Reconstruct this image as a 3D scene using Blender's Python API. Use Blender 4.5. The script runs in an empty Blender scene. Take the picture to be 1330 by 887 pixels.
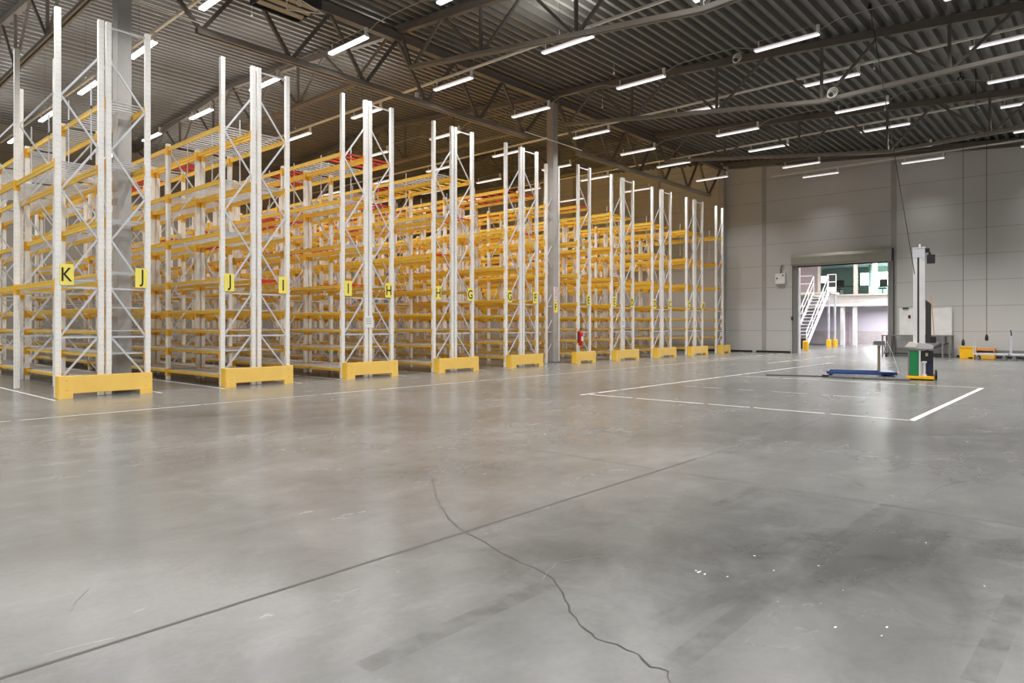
import bpy, math, random
from mathutils import Vector, Matrix
random.seed(7)
sc = bpy.context.scene
C = sc.collection
PI = math.pi

# ------------------------------------------------------------------ materials
def lin(c):
    c = c / 255.0
    return c / 12.92 if c <= 0.04045 else ((c + 0.055) / 1.055) ** 2.4
def col(r, g, b): return (lin(r), lin(g), lin(b), 1)
MATS = {}
def mat(name, rgb, rough=0.5, metal=0.0, noise=0.06, nscale=3.0, emit=None, estr=0, bump=0.0):
    m = bpy.data.materials.new(name); m.use_nodes = True
    nt = m.node_tree; b = nt.nodes['Principled BSDF']
    b.inputs['Roughness'].default_value = rough
    b.inputs['Metallic'].default_value = metal
    c = col(*rgb)
    tc = nt.nodes.new('ShaderNodeTexCoord'); n = nt.nodes.new('ShaderNodeTexNoise')
    n.inputs['Scale'].default_value = nscale; n.inputs['Detail'].default_value = 4
    nt.links.new(tc.outputs['Object'], n.inputs['Vector'])
    r = nt.nodes.new('ShaderNodeValToRGB')
    r.color_ramp.elements[0].position = 0.3; r.color_ramp.elements[1].position = 0.7
    lo = tuple(max(0, v * (1 - noise)) for v in c[:3]) + (1,)
    hi = tuple(min(1, v * (1 + noise)) for v in c[:3]) + (1,)
    r.color_ramp.elements[0].color = lo; r.color_ramp.elements[1].color = hi
    nt.links.new(n.outputs['Fac'], r.inputs['Fac']); nt.links.new(r.outputs['Color'], b.inputs['Base Color'])
    if emit:
        b.inputs['Emission Color'].default_value = col(*emit); b.inputs['Emission Strength'].default_value = estr
    if bump:
        bp = nt.nodes.new('ShaderNodeBump'); bp.inputs['Strength'].default_value = bump; bp.inputs['Distance'].default_value = 0.01
        nt.links.new(n.outputs['Fac'], bp.inputs['Height']); nt.links.new(bp.outputs['Normal'], b.inputs['Normal'])
    MATS[name] = m
    return m
M_post   = mat('rack_post_paint', (238, 236, 232), 0.42)
M_zinc   = mat('galvanised_steel', (206, 208, 213), 0.42, 0.15)
M_yel    = mat('yellow_beam_paint', (240, 196, 66), 0.42)
M_yeld   = mat('yellow_bracket_paint', (236, 180, 58), 0.45)
M_guard  = mat('yellow_guard_paint', (255, 208, 108), 0.4)
M_red    = mat('red_bar_paint', (214, 52, 34), 0.45)
M_truss  = mat('grey_truss_paint', (104, 97, 90), 0.55)
M_wire   = mat('cable_cream', (160, 154, 142), 0.6)
M_slot   = mat('post_slot_grey', (176, 174, 172), 0.6)
M_chord_lit  = mat('lit_chord_paint', (136, 129, 119), 0.5)  # lighter copy of the truss grey, painting in the lit lower flange
M_col    = mat('grey_column_paint', (172, 169, 167), 0.5)
M_deckroof = mat('roof_deck_steel', (108, 106, 101), 0.42, 0.1, 0.08)
M_alu    = mat('aluminium', (226, 224, 224), 0.35, 0.15)
M_white  = mat('white_paint', (236, 235, 232), 0.45)
M_lampw  = mat('lamp_housing_white', (240, 238, 234), 0.4)
M_rail   = mat('lamp_rail_cream', (238, 234, 224), 0.5)
M_black  = mat('black_rubber', (26, 25, 25), 0.6)
M_dark   = mat('dark_steel', (62, 60, 60), 0.5, 0.3)
M_grey   = mat('grey_steel', (132, 130, 128), 0.45, 0.3)
M_sign   = mat('sign_yellow', (250, 232, 110), 0.45, noise=0.02)
M_ink    = mat('sign_ink', (28, 26, 20), 0.6, noise=0.0)
M_signred= mat('sign_red', (205, 40, 60), 0.5, noise=0.0)
M_green  = mat('green_panel', (18, 128, 72), 0.45)
M_navy   = mat('navy_panel', (28, 32, 62), 0.45)
M_blue   = mat('blue_scale_paint', (40, 70, 126), 0.4)
M_ext    = mat('extinguisher_red', (205, 26, 34), 0.25)
M_paint  = mat('floor_line_paint', (222, 220, 214), 0.5, noise=0.12, nscale=9)
M_paintd = mat('worn_floor_line_paint', (206, 204, 197), 0.5, noise=0.2, nscale=14)
M_joint  = mat('dark_joint', (84, 80, 75), 0.7)
M_scuff  = mat('floor_scuff', (118, 115, 110), 0.45)
M_crack  = mat('floor_crack', (66, 63, 58), 0.8)
M_lav    = mat('pale_wall', (222, 218, 224), 0.6)
M_conc   = mat('concrete_plinth', (176, 170, 170), 0.7, noise=0.12, nscale=2)
M_ctrim  = mat('cream_frame', (198, 190, 176), 0.5)
M_office = mat('office_wall', (180, 198, 192), 0.7)
M_ogreen = mat('office_green', (132, 172, 152), 0.6)
M_ceilw  = mat('office_ceiling', (168, 188, 190), 0.8)
M_tan    = mat('heater_panel', (176, 160, 134), 0.5)
M_shut   = mat('shutter_box', (150, 148, 136), 0.45, 0.2)
M_bollard= mat('bollard_yellow', (250, 190, 20), 0.45)
M_tube   = mat('tube_glow', (255, 255, 255), 0.4, emit=(255, 246, 250), estr=.82)
M_tubeb  = mat('bright_tube_glow', (255, 255, 255), 0.4, emit=(255, 248, 250), estr=3.0)
M_sky    = mat('daylight_pane', (255, 255, 255), 0.5, emit=(240, 246, 255), estr=5)
M_led    = mat('display_face', (70, 74, 80), 0.3)
M_orange = mat('orange_strap', (222, 150, 90), 0.5)

def glass():
    m = bpy.data.materials.new('window_glass'); m.use_nodes = True
    b = m.node_tree.nodes['Principled BSDF']
    b.inputs['Base Color'].default_value = (0.93, 0.99, 0.97, 1)
    b.inputs['Roughness'].default_value = 0.02
    b.inputs['Transmission Weight'].default_value = 1.0
    b.inputs['IOR'].default_value = 1.2
    return m
M_glass = glass()

# wall panels: object coordinates, horizontal seams each 1.08 m, fine vertical ribs
def wall_mat(name, rgb, ax, seam=1.0775, off=0.0):
    m = bpy.data.materials.new(name); m.use_nodes = True
    nt = m.node_tree; b = nt.nodes['Principled BSDF']; b.inputs['Roughness'].default_value = 0.42
    tc = nt.nodes.new('ShaderNodeTexCoord'); sx = nt.nodes.new('ShaderNodeSeparateXYZ')
    nt.links.new(tc.outputs['Object'], sx.inputs[0])
    def math_(op, a, bb):
        n = nt.nodes.new('ShaderNodeMath'); n.operation = op
        for i, v in enumerate((a, bb)):
            if isinstance(v, (int, float)): n.inputs[i].default_value = v
            elif v is not None: nt.links.new(v, n.inputs[i])
        return n.outputs[0]
    z = math_('ADD', sx.outputs['Z'], off)
    fr = math_('FRACT', math_('DIVIDE', z, seam), None)
    line = math_('LESS_THAN', fr, 0.022)
    rib = math_('LESS_THAN', math_('FRACT', math_('MULTIPLY', sx.outputs[ax], 8.0), None), 0.12)
    fac = math_('ADD', math_('MULTIPLY', line, 0.35), math_('MULTIPLY', rib, 0.03))
    n = nt.nodes.new('ShaderNodeTexNoise'); n.inputs['Scale'].default_value = 0.6
    nt.links.new(tc.outputs['Object'], n.inputs['Vector'])
    fac = math_('ADD', fac, math_('MULTIPLY', n.outputs['Fac'], 0.06))
    mx = nt.nodes.new('ShaderNodeMix'); mx.data_type = 'RGBA'
    c = col(*rgb)
    mx.inputs[6].default_value = c; mx.inputs[7].default_value = (0.02, 0.02, 0.02, 1)
    nt.links.new(fac, mx.inputs[0]); nt.links.new(mx.outputs[2], b.inputs['Base Color'])
    return m
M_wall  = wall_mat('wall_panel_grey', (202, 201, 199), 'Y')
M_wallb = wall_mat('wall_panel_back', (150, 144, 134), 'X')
M_shutter = wall_mat('far_shutter_slats', (205, 202, 212), 'Y', 0.11)

def floor_mat():
    m = bpy.data.materials.new('polished_concrete'); m.use_nodes = True
    nt = m.node_tree; b = nt.nodes['Principled BSDF']
    L = nt.links.new
    tc = nt.nodes.new('ShaderNodeTexCoord')
    def noise(scale, detail=6, rough=0.6, stretch=None, dist=0.0):
        n = nt.nodes.new('ShaderNodeTexNoise'); n.inputs['Scale'].default_value = scale
        n.inputs['Detail'].default_value = detail; n.inputs['Roughness'].default_value = rough
        n.inputs['Distortion'].default_value = dist
        if stretch:
            mp = nt.nodes.new('ShaderNodeMapping'); mp.inputs['Scale'].default_value = stretch[0:3]
            mp.inputs['Rotation'].default_value = (0, 0, stretch[3])
            L(tc.outputs['Object'], mp.inputs['Vector']); L(mp.outputs['Vector'], n.inputs['Vector'])
        else:
            L(tc.outputs['Object'], n.inputs['Vector'])
        return n.outputs['Fac']
    def math_(op, a, bb=None, cl=False):
        n = nt.nodes.new('ShaderNodeMath'); n.operation = op; n.use_clamp = cl
        for i, v in enumerate((a, bb)):
            if isinstance(v, (int, float)): n.inputs[i].default_value = v
            elif v is not None: L(v, n.inputs[i])
        return n.outputs[0]
    big = noise(0.42, 5, 0.6, dist=0.6)
    mid = noise(2.3, 7, 0.68, dist=0.8)
    fine = noise(26, 5, 0.7)
    brush = noise(1.1, 6, 0.6, (0.8, 1.9, 1, 0.5), 0.9)
    v = math_('ADD', math_('MULTIPLY', math_('SUBTRACT', big, 0.5), 0.30), 0.5)
    v = math_('ADD', v, math_('MULTIPLY', math_('SUBTRACT', mid, 0.5), 0.26))
    v = math_('ADD', v, math_('MULTIPLY', math_('SUBTRACT', fine, 0.5), 0.13))
    v = math_('ADD', v, math_('MULTIPLY', math_('SUBTRACT', brush, 0.5), 0.22))
    # soft darker and lighter floor patches, one painting in weaker light: (x, y, rx, ry, angle, depth)
    for (x, y, rx, ry, a, d) in FLOOR_PATCHES:
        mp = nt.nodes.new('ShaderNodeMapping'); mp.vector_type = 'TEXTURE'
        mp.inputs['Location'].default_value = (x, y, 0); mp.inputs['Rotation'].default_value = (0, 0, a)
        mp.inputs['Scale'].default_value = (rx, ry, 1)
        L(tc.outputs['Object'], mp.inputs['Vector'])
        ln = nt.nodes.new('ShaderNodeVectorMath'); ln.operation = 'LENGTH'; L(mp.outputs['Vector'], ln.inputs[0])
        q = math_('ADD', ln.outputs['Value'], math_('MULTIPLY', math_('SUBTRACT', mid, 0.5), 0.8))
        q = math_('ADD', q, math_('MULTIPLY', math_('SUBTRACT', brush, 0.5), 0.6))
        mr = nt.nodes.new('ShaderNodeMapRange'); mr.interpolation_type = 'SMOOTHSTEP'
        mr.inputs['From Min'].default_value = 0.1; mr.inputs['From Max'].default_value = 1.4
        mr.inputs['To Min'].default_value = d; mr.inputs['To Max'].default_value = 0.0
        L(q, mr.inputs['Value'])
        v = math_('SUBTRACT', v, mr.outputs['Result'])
    r = nt.nodes.new('ShaderNodeValToRGB'); L(v, r.inputs['Fac'])
    e = r.color_ramp.elements
    e[0].position = 0.0; e[0].color = col(66, 66, 64)
    e[1].position = 0.9; e[1].color = col(162, 162, 161)
    k = e.new(0.5); k.color = col(117, 117, 115)
    L(r.outputs['Color'], b.inputs['Base Color'])
    rr = nt.nodes.new('ShaderNodeMapRange'); rr.inputs['To Min'].default_value = 0.17; rr.inputs['To Max'].default_value = 0.33
    L(brush, rr.inputs['Value']); L(rr.outputs['Result'], b.inputs['Roughness'])
    b.inputs['Specular IOR Level'].default_value = 0.5
    return m

# ------------------------------------------------------------------ mesh builder
class MB:
    def __init__(self): self.v = []; self.f = []; self.mi = []; self.mats = []; self.cur = 0
    def use(self, m):
        if m not in self.mats: self.mats.append(m)
        self.cur = self.mats.index(m); return self
    def _add(self, vs, fs):
        o = len(self.v); self.v += [tuple(p) for p in vs]
        for f in fs: self.f.append(tuple(i + o for i in f)); self.mi.append(self.cur)
    def box(self, x0, x1, y0, y1, z0, z1):
        vs = [(x0,y0,z0),(x1,y0,z0),(x1,y1,z0),(x0,y1,z0),(x0,y0,z1),(x1,y0,z1),(x1,y1,z1),(x0,y1,z1)]
        self._add(vs, [(0,3,2,1),(4,5,6,7),(0,1,5,4),(1,2,6,5),(2,3,7,6),(3,0,4,7)]); return self
    def bar(self, a, b, w, h=None, up=(0,0,1)):
        h = h or w; a = Vector(a); b = Vector(b); d = (b - a).normalized(); u = Vector(up)
        if abs(d.dot(u)) > 0.98: u = Vector((1,0,0))
        s = d.cross(u).normalized(); u = s.cross(d).normalized()
        s = s * w / 2; u = u * h / 2; vs = []
        for p in (a, b): vs += [p - s - u, p + s - u, p + s + u, p - s + u]
        self._add(vs, [(0,3,2,1),(4,5,6,7),(0,1,5,4),(1,2,6,5),(2,3,7,6),(3,0,4,7)]); return self
    def cyl(self, a, b, r, n=12, r2=None):
        r2 = r if r2 is None else r2; a = Vector(a); b = Vector(b); d = (b - a).normalized()
        u = Vector((0,0,1)) if abs(d.z) < 0.98 else Vector((1,0,0))
        s = d.cross(u).normalized(); u = s.cross(d).normalized(); vs = []
        for p, q in ((a, r), (b, r2)):
            for i in range(n):
                t = 2 * PI * i / n; vs.append(p + s * math.cos(t) * q + u * math.sin(t) * q)
        fs = [(i, (i+1) % n, n + (i+1) % n, n + i) for i in range(n)] + [tuple(range(n))[::-1], tuple(range(n, 2*n))]
        self._add(vs, fs); return self
    def tube(self, pts, r, n=6):
        for a, b in zip(pts, pts[1:]): self.cyl(a, b, r, n)
        return self
    def lathe(self, prof, cx=0, cy=0, n=20):
        vs = []
        for (r, z) in prof:
            for i in range(n):
                t = 2*PI*i/n; vs.append((cx + r*math.cos(t), cy + r*math.sin(t), z))
        fs = []
        for k in range(len(prof)-1):
            for i in range(n): fs.append((k*n+i, k*n+(i+1)%n, (k+1)*n+(i+1)%n, (k+1)*n+i))
        fs += [tuple(range(n))[::-1], tuple(range((len(prof)-1)*n, len(prof)*n))]
        self._add(vs, fs); return self
    def torus(self, c, R, r, axis='Y', n=24, k=8):
        vs = []
        for i in range(n):
            t = 2*PI*i/n
            for j in range(k):
                s = 2*PI*j/k; q = R + r*math.cos(s); h = r*math.sin(s)
                p = {'Y': (q*math.cos(t), h, q*math.sin(t)), 'X': (h, q*math.cos(t), q*math.sin(t)), 'Z': (q*math.cos(t), q*math.sin(t), h)}[axis]
                vs.append((c[0]+p[0], c[1]+p[1], c[2]+p[2]))
        fs = [(i*k+j, ((i+1)%n)*k+j, ((i+1)%n)*k+(j+1)%k, i*k+(j+1)%k) for i in range(n) for j in range(k)]
        self._add(vs, fs); return self
    def prism(self, poly, fn):   # poly of 2D points, fn(p, side) -> 3D
        n = len(poly); vs = [fn(p, 0) for p in poly] + [fn(p, 1) for p in poly]
        self._add(vs, [tuple(range(n))[::-1], tuple(range(n, 2*n))] + [(i, (i+1)%n, n+(i+1)%n, n+i) for i in range(n)]); return self
    def mesh(self, name, bevel=0):
        me = bpy.data.meshes.new(name); me.from_pydata(self.v, [], self.f)
        for m in self.mats: me.materials.append(m)
        me.polygons.foreach_set('material_index', self.mi); me.update()
        import bmesh
        bm = bmesh.new(); bm.from_mesh(me)
        if bevel: bmesh.ops.bevel(bm, geom=bm.edges[:], offset=bevel, segments=2, affect='EDGES', clamp_overlap=True)
        bmesh.ops.recalc_face_normals(bm, faces=bm.faces[:]); bm.to_mesh(me); bm.free()
        return me
    def build(self, name, m=None, parent=None, loc=(0,0,0), bevel=0):
        if m is not None and not self.mats: self.mats = [m]
        return inst(name, self.mesh(name, bevel), parent, loc)
def inst(name, me, parent=None, loc=(0,0,0), rot=(0,0,0)):
    o = bpy.data.objects.new(name, me); C.objects.link(o)
    o.location = loc; o.rotation_euler = rot
    if parent is not None: o.parent = parent
    return o
def tag(o, label=None, cat=None, group=None, kind=None):
    if label: o['label'] = label
    if cat: o['category'] = cat
    if group: o['group'] = group
    if kind: o['kind'] = kind
    return o
def thing(name, label, cat, loc=(0,0,0), rotz=0, group=None):
    o = bpy.data.objects.new(name, None); C.objects.link(o)
    o.location = loc; o.rotation_euler = (0,0,rotz); o.empty_display_size = 0.1
    return tag(o, label, cat, group)
def struct(name, mb, m, label=None, cat=None, bevel=0):
    o = mb.build(name, m, bevel=bevel); return tag(o, label, cat, kind='structure')
def text_mesh(s, size, depth=0.002, sx=1.0):
    cu = bpy.data.curves.new('letter', 'FONT'); cu.body = s; cu.size = size; cu.extrude = depth
    cu.align_x = 'CENTER'; cu.align_y = 'CENTER'; cu.offset = 0.004 * size
    ob = bpy.data.objects.new('tmp', cu); C.objects.link(ob)
    bpy.context.view_layer.update()
    dg = bpy.context.evaluated_depsgraph_get()
    me = bpy.data.meshes.new_from_object(ob.evaluated_get(dg)); bpy.data.objects.remove(ob)
    xs = [v.co.x for v in me.vertices]; ys = [v.co.y for v in me.vertices]
    cx = (max(xs)+min(xs))/2; cy = (max(ys)+min(ys))/2
    for v in me.vertices: v.co.x = (v.co.x-cx)*sx; v.co.y -= cy
    me.materials.clear(); me.materials.append(M_ink)
    return me

# ------------------------------------------------------------------ camera
H = 1.3; FPX = 883.0; CX = 665.0; HY = 424.0
CA, SA = 0.6636, 0.7483          # right-vector / forward-vector components
cam_d = bpy.data.cameras.new('camera'); cam = bpy.data.objects.new('camera', cam_d); C.objects.link(cam)
cam.location = (0, 0, H); cam.rotation_euler = (PI/2, 0, -math.atan2(SA, CA))
cam_d.sensor_width = 36; cam_d.lens = FPX/1330*36; cam_d.shift_y = -(443.5-HY)/1330; cam_d.clip_end = 200; cam_d.clip_start = 0.05
sc.camera = cam
def proj(x, y, z):
    f = SA*x + CA*y; r = CA*x - SA*y
    return (CX + FPX*r/f, HY - FPX*(z-H)/f) if f > 0.1 else (-9999, -9999)
def floor_pt(u, v):
    f = FPX*H/(v-HY); r = (u-CX)*f/FPX
    return (SA*f + CA*r, CA*f - SA*r)
def inview(*pts):
    for p in pts:
        u, v = proj(*p)
        if -5 < u < 1335 and -5 < v < 892: return True
    return False

# ------------------------------------------------------------------ room
WX = 34.0; BY = 34.9; LX = -22.0; FY = -3.6; SY = -20.0
RY, RZ, SL = 25.0, 10.55, 0.078      # ridge, underside height there, pitch
VY = -0.6
def roof(y): return RZ - SL*abs(y - RY) if y > VY else RZ - SL*(RY - VY) + SL*(VY - y)
FLOOR_PATCHES = []
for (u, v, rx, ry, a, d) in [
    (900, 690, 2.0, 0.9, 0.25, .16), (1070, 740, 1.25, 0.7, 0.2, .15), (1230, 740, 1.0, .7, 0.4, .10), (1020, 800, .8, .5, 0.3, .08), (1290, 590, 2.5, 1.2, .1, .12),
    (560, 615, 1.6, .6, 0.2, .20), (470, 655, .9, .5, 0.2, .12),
    (620, 590, 1.0, .8, 0.2, .10), (430, 545, 3.4, 1.4, .1, .16), (1150, 730, 3.2, 1.7, .25, .09), (1000, 560, 4, 2, .1, .07), (1180, 560, 2.4, 1.0, 0.1, .16), (300, 590, 1.2, .7, .2, .12), (150, 540, 2.2, .8, 0.1, .14),  # broad right-foreground patch paints in the weaker light there
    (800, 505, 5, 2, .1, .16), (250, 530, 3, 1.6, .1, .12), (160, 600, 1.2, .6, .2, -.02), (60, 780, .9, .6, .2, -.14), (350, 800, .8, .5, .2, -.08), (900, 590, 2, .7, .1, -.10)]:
    x, y = floor_pt(u, v); FLOOR_PATCHES.append((x, y, rx, ry, a - 0.85, d))
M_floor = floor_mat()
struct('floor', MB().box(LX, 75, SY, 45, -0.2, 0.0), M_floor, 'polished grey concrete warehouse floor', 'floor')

# right wall (x = WX) with the doorway; walls follow the roof
DY0, DY1, DZ = 7.6, 11.52, 4.28
w = MB()
def wallx(y0, y1, z0, x0=WX, x1=WX+0.25):
    ys = [y0] + [q for q in (VY, RY) if y0 < q < y1] + [y1]
    for a, b in zip(ys, ys[1:]):
        w.prism([(a, z0), (b, z0), (b, roof(b)+.25), (a, roof(a)+.25)], lambda p, s: (x1 if s else x0, p[0], p[1]))
wallx(SY, DY0, 0.0); wallx(DY1, BY, 0.0); wallx(DY0, DY1, DZ)
wr = struct('wall_right', w, M_wall, 'light grey insulated panel wall with the wide doorway', 'wall')
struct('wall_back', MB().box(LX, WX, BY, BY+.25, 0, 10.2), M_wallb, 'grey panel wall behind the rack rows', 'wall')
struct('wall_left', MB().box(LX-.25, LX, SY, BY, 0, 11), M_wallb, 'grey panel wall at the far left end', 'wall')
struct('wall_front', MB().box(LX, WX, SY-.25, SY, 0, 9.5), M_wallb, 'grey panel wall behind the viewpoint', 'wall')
# trims on the right wall
t = MB()
for y in (13.2, 7.38, 1.5, 19.1, 25): t.box(WX-.015, WX, y-.11, y+.11, 0.1, roof(y))
struct('trim_1', t, mat('wall_joint_strip', (168, 165, 161), 0.45), 'flat vertical cover strips on the panel wall joints', 'trim')
t = MB()
for a, b in ((11.9, 13.6), (13.8, BY), (SY, 5.0)): t.box(WX-.03, WX, a, b, 0, .09)
struct('baseboard_right', t, M_black, 'dark gap strip along the foot of the panel wall', 'baseboard')
t = MB().box(WX-.22, WX, SY, 15, roof(15)-1.0, roof(15)-.99)
# eave fascia under roof along the right wall
t = MB()
t.prism([(VY, roof(VY)-.02), (15.0, roof(15)-.02), (15.0, roof(15)-.3), (VY, roof(VY)-.3)], lambda p, s: (WX-.18 if s else WX, p[0], p[1]))
struct('trim_2', t, M_truss, 'dark sloping edge beam where the roof meets the right wall', 'trim')

# corrugated roof deck
def roofdeck():
    vs = []; fs = []; per = .325; d = .14
    prof = []
    y = FY - 17; k = 0
    while y < BY + .3:
        for (q, dz) in ((0, d), (.15*per, 0), (.47*per, 0), (.62*per, d)):
            prof.append((y + q, roof(y + q) + dz))
        y += per
    xs = [LX-.3, WX+.25]
    for (yy, zz) in prof:
        for x in xs: vs.append((x, yy, zz))
    for i in range(len(prof)-1): fs.append((2*i, 2*i+1, 2*i+3, 2*i+2))
    mb = MB(); mb.use(M_deckroof); mb._add(vs, fs)
    # outer skin closes the roof
    n = len(prof)
    for a, b in ((FY-17, VY), (VY, RY), (RY, BY+.3)):
        mb._add([(xs[0], a, roof(a)+.2), (xs[1], a, roof(a)+.2), (xs[1], b, roof(b)+.2), (xs[0], b, roof(b)+.2)], [(0,1,2,3)])
    return mb
struct('ceiling', roofdeck(), None, 'trapezoidal steel roof deck with deep parallel ribs', 'ceiling')

# ------------------------------------------------------------------ columns and trusses
PY = 15.2
for i, (cx, cw) in enumerate(((5.12, 'beside the J sign at the first rack pair'), (19.36, 'in the middle of the rack fronts, carrying the F sign'), (33.55, 'against the right wall at the end of the racks'))):
    o = thing('steel_column', 'tall grey square steel column ' + cw, 'column', (cx, 15.22, 0))
    MB().box(-.13, .13, -.15, .15, 0.03, 9.35).build('shaft', M_col, o, bevel=.006)
    b = MB().box(-.2, .2, -.2, .2, 0, .03)
    for sx in (-1, 1):
        for sy in (-1, 1): b.cyl((sx*.165, sy*.165, .03), (sx*.165, sy*.165, .055), .015, 6)
    b.build('base_plate', M_grey, o)
    MB().box(-.135, .135, -.16, .16, 9.35, 9.42).build('cap_plate', M_truss, o)
    if i == 1:
        s = MB().box(-.11, .11, -.158, -.15, 1.80, 2.20).build('letter_sign', M_sign, o)
        inst('letter', text_mesh('F', .34, .002, .75), s, (0, -.161, 2.0), (PI/2, 0, 0))
        s = MB().box(-.11, .11, -.158, -.15, 2.22, 2.72).build('notice_strip', M_white, o)
        n = MB()
        random.seed(3)
        for k, ch in enumerate('NURK'):
            me = text_mesh(ch, .13); me.materials.clear(); me.materials.append(M_signred)
            inst('letter', me, s, (0, -.161, 2.66 - k*.115), (PI/2, 0, 0))

def angle(mb, a, b, w=.07):   # L-angle pair look
    mb.bar(a, b, w, w)
names = ['above the J rack', 'above the I aisle', 'meeting the middle column', 'next beyond the middle column', 'along the right wall']
TX = [5.12, 12.24, 19.36, 26.48, 33.55]
def ctop(y): return roof(y) - .14
for i, tx in enumerate(TX):
    # near span
    if True:
        o = thing('roof_truss', 'dark lattice roof truss sloping in front of the racks, ' + names[i], 'truss', (tx, 0, 0), 0, 'roof trusses running in line with the racks')
        if i < 4:
            m = MB()
            ys = [PY, -3.8]
            m.bar((0, PY-.1, ctop(PY)), (0, VY, ctop(VY)), .15, .17)
            m.bar((-.0, PY-.1, ctop(PY)+.1), (0, VY, ctop(VY)+.1), .24, .02)
            m.build('top_chord', M_truss, o)
            zb = lambda y: 8.47 - (14.55-y)*.1255 if y > 5.95 else 7.40 + (5.95-y)*.03
            m = MB()
            m.bar((-.05, 14.6, zb(14.6)), (-.05, 5.95, zb(5.95)), .05, .1); m.bar((.05, 14.6, zb(14.6)), (.05, 5.95, zb(5.95)), .05, .1)
            m.bar((-.05, 5.95, zb(5.95)), (-.05, VY, zb(VY)), .05, .1); m.bar((.05, 5.95, zb(5.95)), (.05, VY, zb(VY)), .05, .1)
            m.build('bottom_chord', M_chord_lit, o)
            bn = [14.55, 11.9, 8.95, 5.95, 3.0, 0.4]; tn = [15.05, 13.3, 10.4, 7.45, 4.5, 1.7, -.5]
            for k, by in enumerate(bn):
                if 0 < k: MB().bar((0, by, zb(by)), (0, by, ctop(by)), .07).build('web_post', M_truss, o)
                MB().bar((0, by+.03, zb(by)), (0, tn[k], ctop(tn[k])), .065).build('web_diagonal', M_truss, o)
                MB().bar((0, by-.03, zb(by)), (0, tn[k+1], ctop(tn[k+1])), .065).build('web_diagonal', M_truss, o)
        else:
            m = MB(); m.bar((0, PY-.1, ctop(PY)), (0, VY, ctop(VY)), .15, .17); m.build('top_chord', M_truss, o)
            o['label'] = 'dark grey roof beam running down the slope against the right wall'
    # far span
    if i < 4:
        o = thing('roof_truss', 'dark gabled lattice roof truss above the racks, ' + names[i], 'truss', (tx, 0, 0), 0, 'roof trusses running in line with the racks')
        m = MB()
        m.bar((0, PY+.1, ctop(PY)), (0, RY, ctop(RY)), .15, .17); m.bar((0, RY, ctop(RY)), (0, BY, ctop(BY)), .15, .17)
        m.build('top_chord', M_truss, o)
        m = MB(); m.bar((-.05, 17.2, 8.66), (-.05, 32.8, 8.66), .05, .1); m.bar((.05, 17.2, 8.66), (.05, 32.8, 8.66), .05, .1)
        m.build('bottom_chord', M_chord_lit, o)
        bn = [17.3, 20.4, 23.5, 26.6, 29.7, 32.7]; tn = [15.5, 18.85, 21.95, 25.05, 28.15, 31.2, 34.6]
        for k, by in enumerate(bn):
            if 0 < k < 5: MB().bar((0, by, 8.66), (0, by, ctop(by)), .07).build('web_post', M_truss, o)
            MB().bar((0, by, 8.66), (0, tn[k], ctop(tn[k])), .06).build('web_diagonal', M_truss, o)
            MB().bar((0, by, 8.66), (0, tn[k+1], ctop(tn[k+1])), .06).build('web_diagonal', M_truss, o)
# primary trusses between the columns
for a, b, nm in ((-9.1, 5.12, 'left of the first column'), (5.12, 19.36, 'between the first and the middle column'), (19.36, 33.55, 'between the middle column and the right wall')):
    o = thing('main_truss', 'heavy dark lattice girder ' + nm, 'truss', (a, PY, 0), 0, 'main girders over the rack fronts')
    zt = 9.45; zb = 7.87; Ln = b-a
    m = MB(); m.box(.14, Ln-.14, -.1, .1, zt-.09, zt+.09); m.box(.14, Ln-.14, -.16, .16, zt+.09, zt+.11); m.build('top_chord', M_truss, o)
    m = MB(); m.box(1.5, Ln-1.5, -.09, -.04, zb-.08, zb+.04); m.box(1.5, Ln-1.5, .04, .09, zb-.08, zb+.04); m.box(1.5, Ln-1.5, -.09, .09, zb+.03, zb+.05)
    m.build('bottom_chord', M_chord_lit, o)
    n = 5
    for k in range(n+1):
        bx = 1.6 + (Ln-3.2)*k/n
        for s in (-1, 1):
            tx = bx + s*(Ln-3.2)/n/2
            if k == 0 and s == -1: tx = .2
            if k == n and s == 1: tx = Ln-.2
            MB().bar((bx, 0, zb), (tx, 0, zt-.05), .08, .08).build('web_diagonal', M_truss, o)
# pipe across the middle column at girder foot level
tag(MB().cyl((17.6, 15.02, 7.93), (20.9, 15.02, 7.93), .02, 8).build('conduit_pipe', M_rail), 'thin pale conduit pipe crossing in front of the middle column under the roof', 'pipe')
tag(MB().tube([(2.0, 15.05, 8.05), (6.7, 15.02, 7.95)], .012, 6).build('conduit_pipe', M_rail), 'thin pale cable crossing the dark top of the first column', 'cable')

# ------------------------------------------------------------------ lamp lines
LZ = 7.05 + H
LINES = [('T', 6.7), ('U', 10.0), ('T', 13.6), ('U', 17.1), ('T', 20.55), ('U', 23.8), ('T', 26.75), ('U', 30.5), ('T', 33.1)]
extra = [('U', 3.2), ('T', -.3), ('U', -3.8), ('T', -7.2), ('U', -10.8), ('T', -14.5)]
LL = 1.57
def lamp_meshes():
    body = MB()
    # housing with two sloping reflector wings, runs along +y from 0 to LL
    pr = [(-.045, .03), (.045, .03), (.045, .0), (.075, -.035), (.068, -.037), (.04, -.004), (-.04, -.004), (-.068, -.037), (-.075, -.035), (-.045, 0)]
    body.prism(pr, lambda p, s: (p[0], LL if s else 0, p[1]))
    body.box(-.05, .05, -.015, .0, -.03, .035); body.box(-.05, .05, LL, LL+.015, -.03, .035)
    tube = MB().box(-.062, .062, .01, LL-.01, -.05, -.006)
    br = MB().box(-.03, .03, -.03, .03, .03, .17).cyl((0, 0, .1), (0, 0, .2), .045, 10)
    return body.use(M_lampw).mesh('housing') if False else (body, tube, br)
_b, _t, _r = lamp_meshes()
_b.mats = [M_lampw]; _t.mats = [M_tube]; _r.mats = [M_lampw]
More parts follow.
